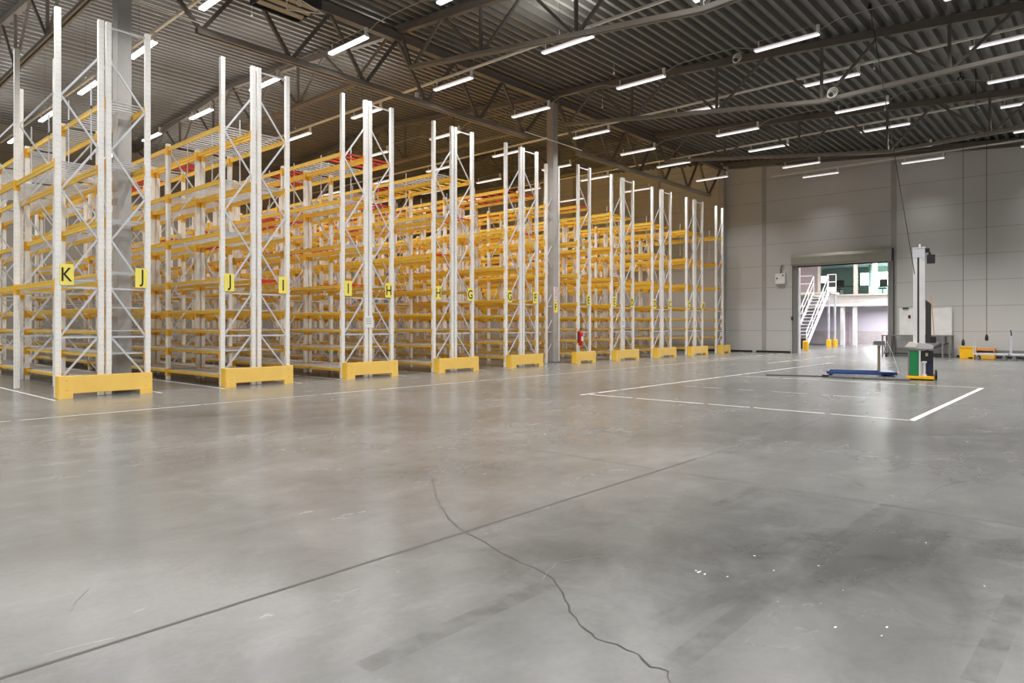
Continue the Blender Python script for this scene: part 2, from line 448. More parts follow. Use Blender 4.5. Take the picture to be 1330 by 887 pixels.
ME_body, ME_tube, ME_br = _b.mesh('housing'), _t.mesh('diffuser'), _r.mesh('end_bracket')
_t.mats = [M_tubeb]; ME_tubeb = _t.mesh('diffuser')
POW = 74.0
def area(parent, x, y, z, sy, power, spread=140, colr=(1.0, .99, .97), rot=(0,0,0)):
    ld = bpy.data.lights.new('lamp_light', 'AREA'); ld.shape = 'RECTANGLE'; ld.size = .1; ld.size_y = sy
    ld.energy = power; ld.color = colr; ld.spread = math.radians(spread)
    lo = bpy.data.objects.new('lamp_light', ld); C.objects.link(lo); lo.location = (x, y, z); lo.rotation_euler = rot
    lo.parent = parent; return lo
ordn = ['first', 'second', 'third', 'fourth', 'fifth', 'sixth', 'seventh', 'eighth', 'ninth', 'tenth']
def line_lamps(kind, x, li):
    cnt = 0
    for k in range(-4, 8):
        yf = 2.75 + 4.13*k if k >= -1 else 2.75 + 4.13*k
        if yf < -14: continue
        if x > 33 and yf > 12: continue
        vis = li is not None and inview((x, yf, LZ), (x, yf-LL, LZ))
        if vis and yf > 31: vis = False
        nm = None
        if vis:
            cnt += 1
            lab = 'tube light, %s from near end of the %s lamp line from right wall' % (ordn[cnt-1], ordn[li])
            grp = 'tube lights under the roof'
        else:
            lab = 'white tube light continuing a lamp line beyond the picture'; grp = 'tube lights beyond the picture'
        o = thing('tube_light', lab, 'ceiling light', (x, yf-LL, LZ), 0, grp)
        inst('housing', ME_body, o)
        inst('diffuser', ME_tubeb if x < 11 else ME_tube, o)
        inst('end_bracket', ME_br, o, (0, .03, 0))
        inst('hanger_clip', ME_clip, o, (0, LL-.1, 0))
        if k == 3: area(o, 0, .4, -.07, .7, POW * (.12 if x > 33 else 1), 130)
        else: area(o, 0, LL/2, -.07, LL-.1, POW * (.12 if x > 33 else 1), 70 if x > 33 else 90 if x > 30 else 112 if x > 25 else 140 if x > 19 else 165)
        if x < 14.5 and x > -6 and yf > 6 and k != 3: area(o, 0, LL/2, .275, LL-.1, 34, 180, rot=(PI, 0, 0))  # added uplight above the rail, put in to brighten the roof deck
        if not vis and kind: pass
clip = MB().box(-.012, .012, -.012, .012, .03, .2); clip.mats = [M_rail]; ME_clip = clip.mesh('hanger_clip')
for li, (kind, x) in enumerate(reversed(LINES)):
    line_lamps(kind, x, li)
    ymax = 12.5 if x > 33 else 33
    if kind == 'T':
        r = MB().box(-.032, .032, -12, ymax, .2, .255)
        o = thing('lighting_rail', 'long cream mounting rail of the %s lamp line from the right wall' % ordn[li], 'rail', (x, 0, LZ))
        r.build('rail', M_rail, o)
        for y in [2.2 + 4.13*k for k in range(-2, 8)]:
            if y < ymax: MB().cyl((0, y, .25), (0, y, roof(y)-LZ+.1), .004, 5).build('suspension_wire', M_dark, o)
    else:
        o = thing('lighting_cable', 'thin catenary cable of the %s lamp line from the right wall' % ordn[li], 'cable', (x, 0, LZ))
        m = MB()
        for k in range(-3, 8):
            y0 = 2.75+4.13*k; y1 = y0+4.13-LL
            if y1 > ymax: break
            m.tube([(0, y0, .04), (0, y0+.5, .2), (0, (y0+y1)/2, .22), (0, y1-.4, .2), (0, y1, .06)], .011, 5)
            m.bar((0, y0-LL, .2), (0, y0, .2), .012)
        m.build('cable', M_wire, o)
for kind, x in extra: line_lamps(None, x, None)

# ------------------------------------------------------------------ pallet racks
FYR = 14.36; BAY = 2.81; PW = .09
def post_mesh(h):
    m = MB()
    # open C section: web, two flanges, two lips; small feet; punched slots drawn as dark insets
    m.box(-.045, .045, -.045, -.038, 0, h); m.box(-.045, -.038, -.038, .045, 0, h); m.box(.038, .045, -.038, .045, 0, h)
    m.box(-.038, -.018, .038, .045, 0, h); m.box(.018, .038, .038, .045, 0, h)
    m.mats = [M_post]
    m.use(M_grey); m.box(-.06, .06, -.06, .06, 0, .008)
    m.use(M_slot)
    z = .15
    while z < h - .1:
        m.box(-.025, -.018, -.0456, -.0445, z, z+.016); m.box(.018, .025, -.0456, -.0445, z, z+.016); z += .1
    return m.mesh('post')
def post_mesh_lite(h):
    m = MB(); m.mats = [M_post]
    m.box(-.045, .045, -.045, -.038, 0, h); m.box(-.045, -.038, -.038, .045, 0, h); m.box(.038, .045, -.038, .045, 0, h)
    m.use(M_grey); m.box(-.06, .06, -.06, .06, 0, .008)
    return m.mesh('post')
ME_posttall, ME_post = post_mesh(7.09), post_mesh_lite(5.72)
def brace_mesh(wd, tall, mirror):
    m = MB(); m.mats = [M_zinc]
    a, b = (wd - .05, .05) if mirror else (.05, wd - .05)
    hs = [1.1, 2.02]
    seg = [(.35, 1.09), (1.13, 2.01), (2.05, 2.95), (3.8, 2.95), (3.8, 4.67), (5.52, 4.67), (5.52, 6.35)]
    for z in hs: m.bar((a, 0, z), (b, 0, z), .022, .035)
    for (z0, z1) in seg:
        if not tall and max(z0, z1) > 5.7: continue
        m.bar((a, 0, z0), (b, 0, z1), .022, .035)
    if tall and mirror: m.bar((a, 0, 7.0), (b, 0, 7.0), .02, .03)
    return m.mesh('brace_lattice')
def beam_mesh(h, d=.045, L=BAY-PW):
    # step beam with welded end connector plates; origin at left post centre line, along +y
    m = MB(); m.mats = [M_yel]
    y0, y1 = .045, BAY-.045
    m.box(-d/2, d/2, y0, y1, -h/2, h/2)
    m.box(-d/2-.004, d/2+.012, y0, y1, h/2-.022, h/2)
    m.use(M_yeld)
    for y in (y0, y1-.008): m.box(-.05, .05, y, y+.008, -h/2-.07, h/2+.03)
    for (ya, yb) in ((y0-.085, y0+.0), (y1, y1+.085)): pass
    return m.mesh('beam')
def conn_beam(h):
    m = MB(); m.mats = [M_yel]
    y0, y1 = .048, BAY-.048
    m.box(-.022, .022, y0, y1, -h/2, h/2); m.box(-.03, .03, y0, y1, h/2-.02, h/2)
    m.use(M_yeld)
    k = .1 if h > .08 else .085
    for (a, b) in ((0, y0+.006), (y1-.006, BAY)):     # bracket wraps the outer half of each post
        m.box(-.052, -.0462, a, b, -h/2-k, h/2+.03); m.box(.0462, .052, a, b, -h/2-k, h/2+.03)
        yy = b-.006 if a == 0 else a
        m.box(-.052, .052, yy, yy+.006, -h/2-k, h/2+.03)
    return m.mesh('beam')
ME_big, ME_small = conn_beam(.09), conn_beam(.055)
def deck_mesh(wd, kind, seed):
    rnd = random.Random(seed); m = MB(); m.use(M_zinc)
    L0, L1 = .07, BAY-.07
    def bars(mt, y0, y1, step, bw, th=.016):
        m.use(mt); y = y0
        while y < y1 - bw:
            j = rnd.uniform(-.01, .01); m.box(.03, wd-.03, y+j, y+j+bw, 0, th); y += step
    if kind == 'zinc':
        bars(M_zinc, L0, L1, .175, .05)
    elif kind == 'panel':
        bars(M_zinc, L0, L1, .225, .2, .02)
    elif kind == 'red':
        a = rnd.choice((L0, L0+1.25)); bars(M_red, a, a+1.2, .3, .07, .03); bars(M_zinc, L0, a, .18, .05); bars(M_zinc, a+1.25, L1, .18, .05)
    elif kind == 'redall':
        bars(M_red, L0+.1, L1, .36, .07, .03)
    elif kind == 'yellow':
        bars(M_yel, L0+.05, L1, .34, .08, .025)
    elif kind == 'sparse':
        bars(M_zinc, L0+.1, L1, .36, .06)
    return m.mesh('shelf_deck')
DECKS = {(wd, k, s): deck_mesh(wd, k, s) for wd in (.70,) for k in ('zinc', 'panel', 'red', 'redall', 'yellow', 'sparse') for s in range(3)}
WD = .70
ME_br = {(t, mi): brace_mesh(WD, t, mi) for t in (0, 1) for mi in (0, 1)}
ROD = MB(); ROD.mats = [M_zinc]; ROD.cyl((0, 0, 0), (0, 0, 1.47), .013, 8); ROD.use(M_dark); ROD.box(-.015, .012, -.02, .02, 1.0, 1.06); ME_rod = ROD.mesh('rod')
LV_L = [.25, .76, 1.21, 1.66, 2.34, 3.35, 4.47, 5.63]
LV_R = [.33, .80, 1.21, 1.645, 2.14, 3.18, 4.35, 5.63]
SIGNB = MB().box(-.11, .11, -.004, .004, -.19, .19); SIGNB.mats = [M_sign]; ME_signb = SIGNB.mesh('letter_sign')
LET = {}
def letter(ch):
    if ch not in LET: LET[ch] = text_mesh(ch, .36, .002, .78)
    return LET[ch]
def rack(x0, side, ch, levels, mix, nb, label, y0=FYR, sign=True, first=0):
    """side 0: left frame of a pair, 1: right frame; x0 = left post centre"""
    o = thing('pallet_rack', label, 'rack', (x0, y0, 0), 0, 'pallet racks in parallel rows')
    rnd = random.Random(hash((round(x0*10), side)) & 1023)
    for k in range(nb+1):
        y = k*BAY
        tall = (k == 0) or ch == 'K'
        fr = inst('brace_lattice', ME_br[(1 if tall else 0, side)], o, (0, y, 0))
        for q, px in enumerate((0, WD)):
            me = ME_posttall if tall else ME_post
            p = inst('post', me, fr, (px, 0, 0))
    for k in range(nb):
        y = k*BAY
        for li, z in enumerate(levels):
            big = z > 2.6 or ch == 'K'
            me = ME_big if big else ME_small; hh = .045 if big else .0275
            for px in (0, WD): inst('beam', me, o, (px, y, z - hh))
            if mix == 'zinc': kd = 'panel' if z < 1 else 'zinc'
            elif mix == 'redmix': kd = 'panel' if li == 0 else ('sparse' if li < 4 else rnd.choice(('zinc', 'red', 'red', 'zinc')))
            elif mix == 'yelred': kd = 'sparse' if li < 4 else rnd.choice(('yellow', 'red', 'redall', 'yellow', 'zinc'))
            else: kd = 'sparse' if li < 4 else rnd.choice(('yellow', 'yellow', 'redall', 'sparse'))
            inst('shelf_deck', DECKS[(.70, kd, rnd.randrange(3))], o, (0, y, z))
    if side == 0:
        y = .71
        while y < nb*BAY:
            inst('rod', ME_rod, o, (WD+.053, y, 4.58)); y += 1.4
    if sign:
        sx = WD-.02-.11 if side else .02+.11
        s = inst('letter_sign', ME_signb, o, (sx, -.056, 2.25), (0, 0, 0))
        if sign == 'tilt': s.rotation_euler = (0, math.radians(38), 0); s.location.x = WD+.02
        l = inst('letter', letter(ch), s, (0, -.006, 0), (PI/2, 0, 0))
    return o
UX = [3.76, 6.80, 9.84, 12.86, 15.89, 18.92, 21.9, 24.95, 27.97]
pairs = ['KJ', 'JI', 'IH', 'HG', 'GF', 'FE', 'ED', 'DC', 'CB']
posn = ['the leftmost pair', 'the second pair from the left', 'the third pair from the left', 'the fourth pair from the left', 'the fifth pair from the left',
        'the pair split by the middle column', 'the first pair right of the middle column', 'the second pair right of the middle column', 'the last full pair before the right wall']
for i, (x, pr) in enumerate(zip(UX, pairs)):
    lv = LV_L if i < 4 else LV_R
    lk = [2.15, 4.32] if i == 0 else lv
    mixs = [('zinc', 'zinc'), ('zinc', 'redmix'), ('redmix', 'redmix'), ('redmix', 'yelred'), ('yelred', 'yelred'), ('yelred', 'yelred'), ('yelred', 'yellow'), ('yellow', 'yellow'), ('yellow', 'yellow')][i]
    nbs = [(2, 5), (6, 6)][min(i, 1)]
    yl = FYR + .8 if i == 5 else FYR
    rack(x, 0, pr[0], lk, mixs[0], nbs[0], ('pallet rack with a %s sign, back to back with the %s rack' % (pr[0], pr[1])) if i != 5 else 'pallet rack starting behind the middle column, back to back with the E rack', y0=yl, sign=(i != 5))
    rack(x+.83, 1, pr[1], lv, mixs[1], nbs[1], 'pallet rack with a %s%s sign, back to back with the %s rack' % ('tilted ' if i == 8 else '', pr[1], pr[0]), sign=('tilt' if i == 8 else True))
rack(30.99, 0, 'B', LV_R, 'yellow', 6, 'white and yellow single pallet rack standing closest to the right wall', sign=False)

# yellow end guards
def guard(x0, x1, y0, y1, label):
    o = thing('rack_guard', label, 'guard rail', ((x0+x1)/2, y1, 0), 0, 'yellow guards at the rack ends')
    h = (x1-x0)/2; d = y0-y1
    MB().box(-h, h, 0, .05, .09, .41).build('front_board', M_guard, o, bevel=.006)
    for s in (-1, 1):
        MB().box(min(s*h, s*(h-.05)), max(s*h, s*(h-.05)), .052, d, 0.0, .41).build('side_board', M_yel, o, bevel=.006)
        MB().box(s*h - (.22 if s > 0 else 0), s*h + (.22 if s < 0 else 0), -.004, .06, 0, .12).build('foot', M_guard, o)
    m = MB()
    for s in (-1, 1):
        for z in (.16, .33): m.cyl((s*(h-.12), -.008, z), (s*(h-.12), 0, z), .012, 8)
    m.build('bolt', M_yeld, o)
GL = ['under the K and J signs', 'under the second J sign and the first I sign', 'under the second I sign and the first H sign', 'under the second H sign and the first G sign',
      'under the second G sign and the first F sign', 'right of the middle column, under the extinguisher', 'first after the extinguisher', 'second after the extinguisher', 'below the tilted sign']
for i, x in enumerate(UX):
    if i == 5: guard(19.27, 20.42, FYR-.07, 14.05, 'yellow steel rack end guard ' + GL[i])
    else: guard(x-.06, x+1.51, FYR-.07, 14.05, 'yellow steel rack end guard ' + GL[i])
guard(31.0, 31.95, FYR-.07, 14.05, 'short yellow steel rack end guard beside the wall column')
# paper load notices on the middle posts
for x, nm in ((UX[2]+.765, 'on the rack posts between the I and H signs'), (UX[6]+.765, 'on the first rack pair right of the middle column'), (UX[8]+.765, 'on the rack posts beside the tilted sign')):
    o = MB().box(-.13, .13, -.004, .004, -.15, .15)
    o.mats = [M_white]; o.use(M_grey)
    for k in range(3): o.box(-.09, .07, -.0055, -.004, .07-k*.06, .085-k*.06)
    tag(o.build('load_notice', None, None, (x, FYR-.052, 1.42)), 'white load notice board ' + nm, 'notice')
# sheets on the wall column rack end
for k, z in enumerate((.55, .95, 1.35, 1.78)):
    m = MB().box(-.1, .1, -.004, .004, -.15, .15); m.mats = [M_white]; m.use(M_dark)
    m.box(-.08, .08, -.006, -.004, .09, .12); m.box(-.08, .06, -.006, -.004, -.12, -.10)
    tag(m.build('notice_sheet', None, None, (31.45, FYR-.055, z)), 'white printed sheet in the column of notices at the last rack, %s from the bottom' % ordn[k], 'notice', 'sheets at the last rack end')
# extinguisher on the E upright
ex = thing('fire_extinguisher', 'red fire extinguisher hanging on the rack post by the middle column', 'fire extinguisher', (19.70, FYR-.15, .62))
MB().lathe([(.02, 0), (.07, .01), (.08, .04), (.08, .42), (.07, .47), (.03, .52), (.025, .55)]).build('cylinder', M_ext, ex)
MB().cyl((0,0,.55), (0,0,.6), .02, 8).box(-.01, .01, -.1, .03, .6, .615).box(-.01, .01, -.09, .0, .57, .58).build('valve_handle', M_black, ex)
MB().tube([(0, 0, .58), (-.1, 0, .56), (-.13, 0, .4), (-.12, 0, .12)], .012, 8).build('hose', M_black, ex)
MB().prism([(-.06, .17), (.05, .17), (.05, .33), (-.06, .33)], lambda p, s: (p[0], -.079 - (.004 if s else 0), p[1])).build('instruction_label', M_white, ex)
MB().box(-.05, .05, .078, .1, .1, .5).build('wall_bracket', M_dark, ex)

# ------------------------------------------------------------------ floor markings
def strip(name, a, b, wd, m, label, z=.0015, cat='marking'):
    mb = MB(); d = (Vector(b)-Vector(a)).normalized(); n = Vector((-d.y, d.x))*wd/2
    a = Vector(a); b = Vector(b)
    mb._add([(a.x-n.x, a.y-n.y, z), (b.x-n.x, b.y-n.y, z), (b.x+n.x, b.y+n.y, z), (a.x+n.x, a.y+n.y, z)], [(0,1,2,3)])
    return mb
def dashes(mb, a, b, wd, z, rnd, lo, hi, gl, gh):
    a = Vector(a); b = Vector(b); L = (b-a).length; d = (b-a)/L; n = Vector((-d.y, d.x)); t = 0
    while t < L:
        l = rnd.uniform(lo, hi); e = min(L, t+l); p = a + d*t; q = a + d*e; w1 = wd/2*rnd.uniform(.6, 1); w2 = wd/2*rnd.uniform(.6, 1)
        mb._add([tuple(p-n*w1)+(z,), tuple(q-n*w2)+(z,), tuple(q+n*w2)+(z,), tuple(p+n*w1)+(z,)], [(0,1,2,3)])
        t = e + rnd.uniform(gl, gh)
rnd = random.Random(5)
def fm(name, mb, m, label):
    mb.mats = [m]; return tag(mb.build(name), label, 'floor marking', kind='structure')
mb = MB(); dashes(mb, (-8, 11.35), (33.5, 11.35), .055, .0015, rnd, .8, 3.0, .02, .12); fm('floor_marking', mb, M_paintd, 'thin worn white line along the rack fronts')
mb = MB(); dashes(mb, (10.5, 7.58), (26, 7.58), .08, .0015, rnd, .4, 1.4, .03, .1); fm('floor_marking', mb, M_paint, 'worn white line at the far edge of the marked bay')
mb = MB(); dashes(mb, (10.7, 2.1), (10.7, 7.5), .06, .0015, rnd, .7, 2.0, .02, .1); fm('floor_marking', mb, M_paint, 'white line at the left edge of the marked bay')
mb = strip('', (10.67, 2.1), (17.36, 2.1), .085, None, ''); fm('floor_marking', mb, M_paint, 'clean white line at the near edge of the marked bay')
mb = MB(); dashes(mb, (17.33, 2.1), (17.33, 7.5), .06, .0015, rnd, .7, 2.0, .02, .1); fm('floor_marking', mb, M_paint, 'white line at the right edge of the marked bay')
mb = MB(); dashes(mb, (13.6, 3.4), (13.6, 7.0), .05, .0015, rnd, .3, .9, .1, .5); fm('floor_marking', mb, M_paintd, 'faint worn line inside the marked bay')
mb = MB()
for x in UX + [30.99]:
    for q in (-.16, 1.64):
        if x == 3.76 and q > 0: pass
        dashes(mb, (x+q, 13.9), (x+q, 31), .06, .0015, rnd, 2, 4, .02, .08)
fm('floor_marking', mb, M_paint, 'white lines along both sides of the rack rows')
mb = MB(); dashes(mb, (24, 9.2), (32, 9.2), .1, .0015, rnd, .6, 1.4, .1, .4); dashes(mb, (24, 11.9), (33, 11.9), .1, .0015, rnd, .6, 1.4, .1, .4)
fm('floor_marking', mb, mat('pale_yellow_line', (214, 206, 150), .5), 'pale yellow worn lines in front of the doorway')
mb = strip('', (-12, 3.08), (6.2, 3.08), .022, None, '', .0012); fm('floor_joint', mb, M_joint, 'long dark saw-cut joint across the near floor')
mb = strip('', (6.2, 3.08), (12, 3.08), .01, None, '', .0012); fm('floor_joint', mb, M_scuff, 'faint end of the saw-cut joint')
mb = strip('', (5.52, -6), (5.52, 7.0), .012, None, '', .0012); fm('floor_joint', mb, mat('joint_soft', (108, 105, 100), .6), 'thin joint running towards the racks')
def band(pts, wd, m, label, name='floor_scuff'):
    mb = MB()
    for a, b in zip(pts, pts[1:]):
        A = Vector(floor_pt(*a)); B = Vector(floor_pt(*b)); d = (B-A).normalized(); n = Vector((-d.y, d.x))*wd/2
        mb._add([tuple(A-n)+(.001,), tuple(B-n)+(.001,), tuple(B+n)+(.001,), tuple(A+n)+(.001,)], [(0,1,2,3)])
    return fm(name, mb, m, label)
def soft_mat(name, rgb, a):
    m = mat(name, rgb, .35); nt = m.node_tree; b = nt.nodes['Principled BSDF']
    n = nt.nodes.new('ShaderNodeTexNoise'); n.inputs['Scale'].default_value = 9; n.inputs['Detail'].default_value = 6
    tc = nt.nodes.new('ShaderNodeTexCoord'); nt.links.new(tc.outputs['Object'], n.inputs['Vector'])
    r = nt.nodes.new('ShaderNodeMapRange'); r.inputs['From Min'].default_value = .35; r.inputs['From Max'].default_value = .7
    r.inputs['To Min'].default_value = 0; r.inputs['To Max'].default_value = a
    nt.links.new(n.outputs['Fac'], r.inputs['Value']); nt.links.new(r.outputs['Result'], b.inputs['Alpha'])
    return m
M_soft = soft_mat('tape_residue', (98, 96, 92), .28)
band([(1155, 655), (1023, 752), (877, 862)], .11, M_soft, 'dark tape residue band crossing the dark patch')
band([(1322, 775), (1268, 887)], .1, M_soft, 'dark tape residue band at the lower right edge')
band([(987, 632), (930, 657)], .09, M_soft, 'short faint dark tape residue band')
band([(715, 757), (600, 808), (470, 868)], .11, M_soft, 'faint wide band left of the long crack')
# tyre dashes
mb = MB(); pts = [(768, 536), (812, 542), (858, 549), (905, 556), (950, 563), (1010, 576), (1100, 590), (1260, 612)]
for a, b in zip(pts, pts[1:]): dashes(mb, floor_pt(*a), floor_pt(*b), .03, .001, rnd, .12, .4, .15, .35)
fm('floor_scuff', mb, M_scuff, 'row of short dark dashes on the middle of the floor')
def crack(pts, w0, m, label):
    mb = MB(); P = [Vector(floor_pt(*p)) for p in pts]; Q = []
    r = random.Random(11)
    for a, b in zip(P, P[1:]):
        L = (b-a).length; n = max(2, int(L/.06)); d = (b-a).normalized(); nn = Vector((-d.y, d.x))
        for i in range(n): Q.append(a + (b-a)*i/n + nn*r.uniform(-.012, .012))
    Q.append(P[-1])
    vs = []; fs = []
    for i, q in enumerate(Q):
        d = (Q[min(i+1, len(Q)-1)] - Q[max(i-1, 0)]).normalized(); nn = Vector((-d.y, d.x))*w0*r.uniform(.25, 1)/2
        vs += [tuple(q-nn)+(.0013,), tuple(q+nn)+(.0013,)]
    for i in range(len(Q)-1): fs.append((2*i, 2*i+1, 2*i+3, 2*i+2))
    mb._add(vs, fs); return fm('floor_crack', mb, m, label)
crack([(560, 620), (566, 640), (572, 660), (588, 678), (604, 690), (622, 700), (650, 718), (690, 737), (718, 752), (733, 770), (740, 795), (760, 820), (775, 828), (800, 838), (826, 850), (846, 865), (866, 872), (871, 887)], .011, M_crack, 'long irregular crack running to the lower edge of the photo')
crack([(118, 762), (106, 772), (96, 784), (92, 793)], .008, M_scuff, 'short curved dark scratch at the lower left')
crack([(1225, 590), (1272, 604), (1274, 620), (1220, 632), (1200, 645)], .010, M_scuff, 'thin branching crack at the right side of the floor')
crack([(705, 752), (722, 732), (735, 728), (790, 722)], .006, M_scuff, 'fine side branch of the long crack')
# small paint chips
mb = MB(); r = random.Random(2)
for (u, v, s) in [(908, 743, .03), (915, 746, .022), (904, 741, .014), (1005, 741, .014), (1152, 815, .02), (1145, 826, .014), (1095, 767, .01), (840, 645, .01), (1257, 574, .03), (838, 492, .05), (945, 749, .02), (980, 722, .02), (1063, 735, .02), (1203, 705, .015), (1085, 815, .02)]:
    x, y = floor_pt(u, v); n = 7; s *= .5
    mb._add([(x + s*math.cos(2*PI*i/n)*r.uniform(.5, 1.6), y + s*math.sin(2*PI*i/n)*r.uniform(.3, .8), .0012) for i in range(n)], [tuple(range(n))])
fm('floor_marking', mb, M_paintd, 'scattered small white paint chips on the floor')

# ------------------------------------------------------------------ doorway on the right wall
fr = thing('shutter_door', 'grey rolled-up shutter with its box and side rails over the doorway', 'shutter', (WX, (DY0+DY1)/2, 0))
hw = (DY1-DY0)/2
m = MB(); poly = [(0, 4.22), (-.34, 4.22), (-.42, 4.30), (-.42, 4.62), (-.32, 4.76), (0, 4.76)]
m.prism(poly, lambda p, s: (p[0], hw+.22 if s else -hw-.22, p[1])); m.build('shutter_box', M_shut, fr, bevel=.01)
MB().box(-.44, -.0, -hw-.235, -hw-.222, 4.2, 4.78).build('end_plate', M_dark, fr)
for s in (-1, 1):
    MB().box(-.12, 0, s*hw+(.02 if s > 0 else -.22), s*hw+(.22 if s > 0 else -.02), 0, 4.22).build('side_rail', M_grey, fr)
    MB().box(-.125, -.02, s*hw+(.225 if s > 0 else -.245), s*hw+(.245 if s > 0 else -.225), 0, 4.22).build('rail_edge', M_dark, fr)
MB().box(-.06, .06, -hw, hw, 4.17, 4.23).build('curtain_edge', M_black, fr)
MB().box(-.16, -.1, hw+.2, hw+.3, 1.6, 1.78).build('push_button', M_dark, fr)
struct('trim_3', MB().box(WX-.02, WX+.25, DY1-.02, DY1+.02, 0, DZ).box(WX-.02, WX+.25, DY0-.02, DY0+.02, 0, DZ), M_alu, 'light metal lining of the doorway sides', 'trim')
bx = thing('control_box', 'white electrical control box on the wall left of the doorway', 'control box', (WX, 12.35, 3.1+H*0+.55))
b = MB().box(-.16, 0, -.24, .24, -.26, .26); b.build('housing', M_white, bx, bevel=.01)
MB().box(-.168, -.16, -.22, .22, -.24, .24).build('cover', M_lampw, bx, bevel=.004)
MB().box(-.18, -.168, .12, .18, -.02, .06).build('lock', M_dark, bx)
MB().box(-.175, -.168, -.18, -.1, .12, .2).build('rotary_switch', M_grey, bx)
MB().tube([(-.06, 0, .26), (-.06, 0, .5), (-.1, -.05, .6), (-.06, -.1, .68)], .02, 8).build('cable', M_dark, bx)

# table, whiteboard, trolleys, boxes
tb = thing('work_table', 'grey steel work table standing against the right wall', 'table', (33.35, 6.35, 0))
MB().box(-.4, .4, -1.3, 1.3, .89, .93).build('table_top', M_grey, tb, bevel=.005)
for x in (-.36, .36):
    for y in (-1.25, -1.0, 1.25, .95):
        MB().box(x-.03, x+.03, y-.03, y+.03, 0, .89).build('leg', M_grey, tb)
    MB().box(x-.02, x+.02, -1.25, 1.25, .1, .14).build('stretcher', M_dark, tb)
MB().bar((-.3, .0, .12), (-.3, -1.22, .62), .03, .05).build('brace', M_dark, tb)
MB().prism([(-.1, .15), (-1.2, .15), (-1.2, .55), (-.8, .6)], lambda p, s: (.3 if s else .27, p[0], p[1])).build('back_sheet', mat('shelf_sheet', (150, 150, 156), .5), tb)
wb = thing('whiteboard', 'large white board standing on the table behind the mast machine', 'whiteboard', (33.9, 6.15, .935))
MB().box(-.02, .02, -.97, .97, 0, 1.18).build('board', M_white, wb)
m = MB(); m.box(-.03, .03, -1.0, -.97, 0, 1.2).box(-.03, .03, .97, 1.0, 0, 1.2).box(-.03, .03, -.97, .97, 1.18, 1.21); m.build('frame', M_alu, wb)
MB().box(-.06, -.03, .62, .85, 1.13, 1.2).build('clip', M_dark, wb)
MB().box(-.045, -.02, .55, .64, .72, .86).build('magnet', mat('dark_red_magnet', (90, 30, 36), .5), wb)
def hang(u_wall_y, zt, zb, x, label):
    o = thing('pull_switch', label, 'switch', (x, u_wall_y, zb))
    MB().cyl((0, 0, .25), (0, 0, zt-zb), .009, 6).build('cable', M_dark, o)
    MB().lathe([(.02, .25), (.045, .2), (.06, .1), (.05, .02), (.02, 0)], n=12).build('switch_handle', M_black, o)
def place(u, X):   # y on a wall-parallel plane x = X seen at column u
    f = FPX/CA*X/(u-(CX-FPX*SA/CA)); return (f - SA*X)/CA
hang(place(1250.5, 31.5), 8.6, .55, 31.5, 'black pull switch on a long cable over the yellow box')
hang(place(1281, 31.5), 8.5, .75, 31.5, 'black pull switch on a long cable right of the yellow box')
yb = place(1256, 33.0)
yo = thing('yellow_bin', 'yellow plastic bin on the floor under the hanging switches', 'bin', (33.1, yb-.0, 0))
m = MB(); m.prism([(-.24, 0), (.24, 0), (.27, .46), (-.27, .46)], lambda p, s: (p[1]*0 + (.25 if s else -.25), p[0], p[1])); m.build('bin_body', M_bollard, yo, bevel=.01)
MB().box(-.27, .27, -.29, .29, .44, .48).build('rim', M_bollard, yo)
MB().box(-.26, -.25, -.2, -.05, .0, .06).build('slot', M_black, yo)
yo = thing('yellow_crate', 'low yellow crate under the small trolley by the right wall', 'crate', (33.2, place(1272, 33.2)-.2, 0))
MB().box(-.25, .25, -.32, .32, 0, .2).build('crate_body', M_yeld, yo, bevel=.01)
MB().box(-.26, .26, -.33, .33, .33, .43).box(-.25,-.22,-.32,-.29,.2,.33).box(-.25,-.22,.29,.32,.2,.33).box(.22,.25,-.32,-.29,.2,.33).box(.22,.25,.29,.32,.2,.33).build('crate_lid', M_orange, yo)
def trolley(y, L, label, handle=-1, loaded=False, hgt=.95):
    o = thing('trolley', label, 'trolley', (32.2, y, 0))
    h = L/2
    m = MB(); m.box(-.28, .28, -h, h, .2, .24); m.build('platform', M_zinc, o)
    for s in (-1, 1):
        for x in (-.22, .22):
            w_ = MB().cyl((x-.018, s*(h-.12), .075), (x+.018, s*(h-.12), .075), .075, 14).build('caster', M_grey, o)
            MB().box(x-.03, x+.03, s*(h-.12)-.03, s*(h-.12)+.03, .15, .2).build('fork', M_zinc, w_)
    s = handle
    MB().tube([(-.25, s*h, .22), (-.25, s*h, hgt), (.25, s*h, hgt), (.25, s*h, .22)], .018, 8).build('handle', M_zinc, o)
    return o
trolley(place(1287, 32.2), 1.1, 'small steel platform trolley beside the yellow bin', 1, hgt=.85)
t2 = trolley(place(1316, 32.0)-.55, 1.3, 'tall-handled steel trolley at the right edge of the photo', 1, hgt=1.15)
MB().tube([(-.25, .65, 1.15), (-.4, .6, 1.05), (-.42, .6, .95)], .02, 8).build('grip', M_black, t2)
lb = thing('steel_beams_stack', 'grey steel beams lying in a bundle along the right wall', 'beams', (33.45, 3.2, 0))
for k, z in enumerate((.10, .24)):
    MB().box(-.12, .12, -3.0, 1.1, z, z+.1).build('beam', M_grey, lb)
for y in (-2.5, -.5, .9): MB().box(-.18, .18, y-.05, y+.05, 0, .1).build('bearer', M_dark, lb)

# ------------------------------------------------------------------ stretch wrapping mast machine
mx, my = floor_pt(1197, 493)
mm = thing('wrapping_machine', 'tall wrapping machine with an aluminium mast on a green and blue base', 'machine', (mx, my, 0), math.atan2(my, mx)-PI/2)
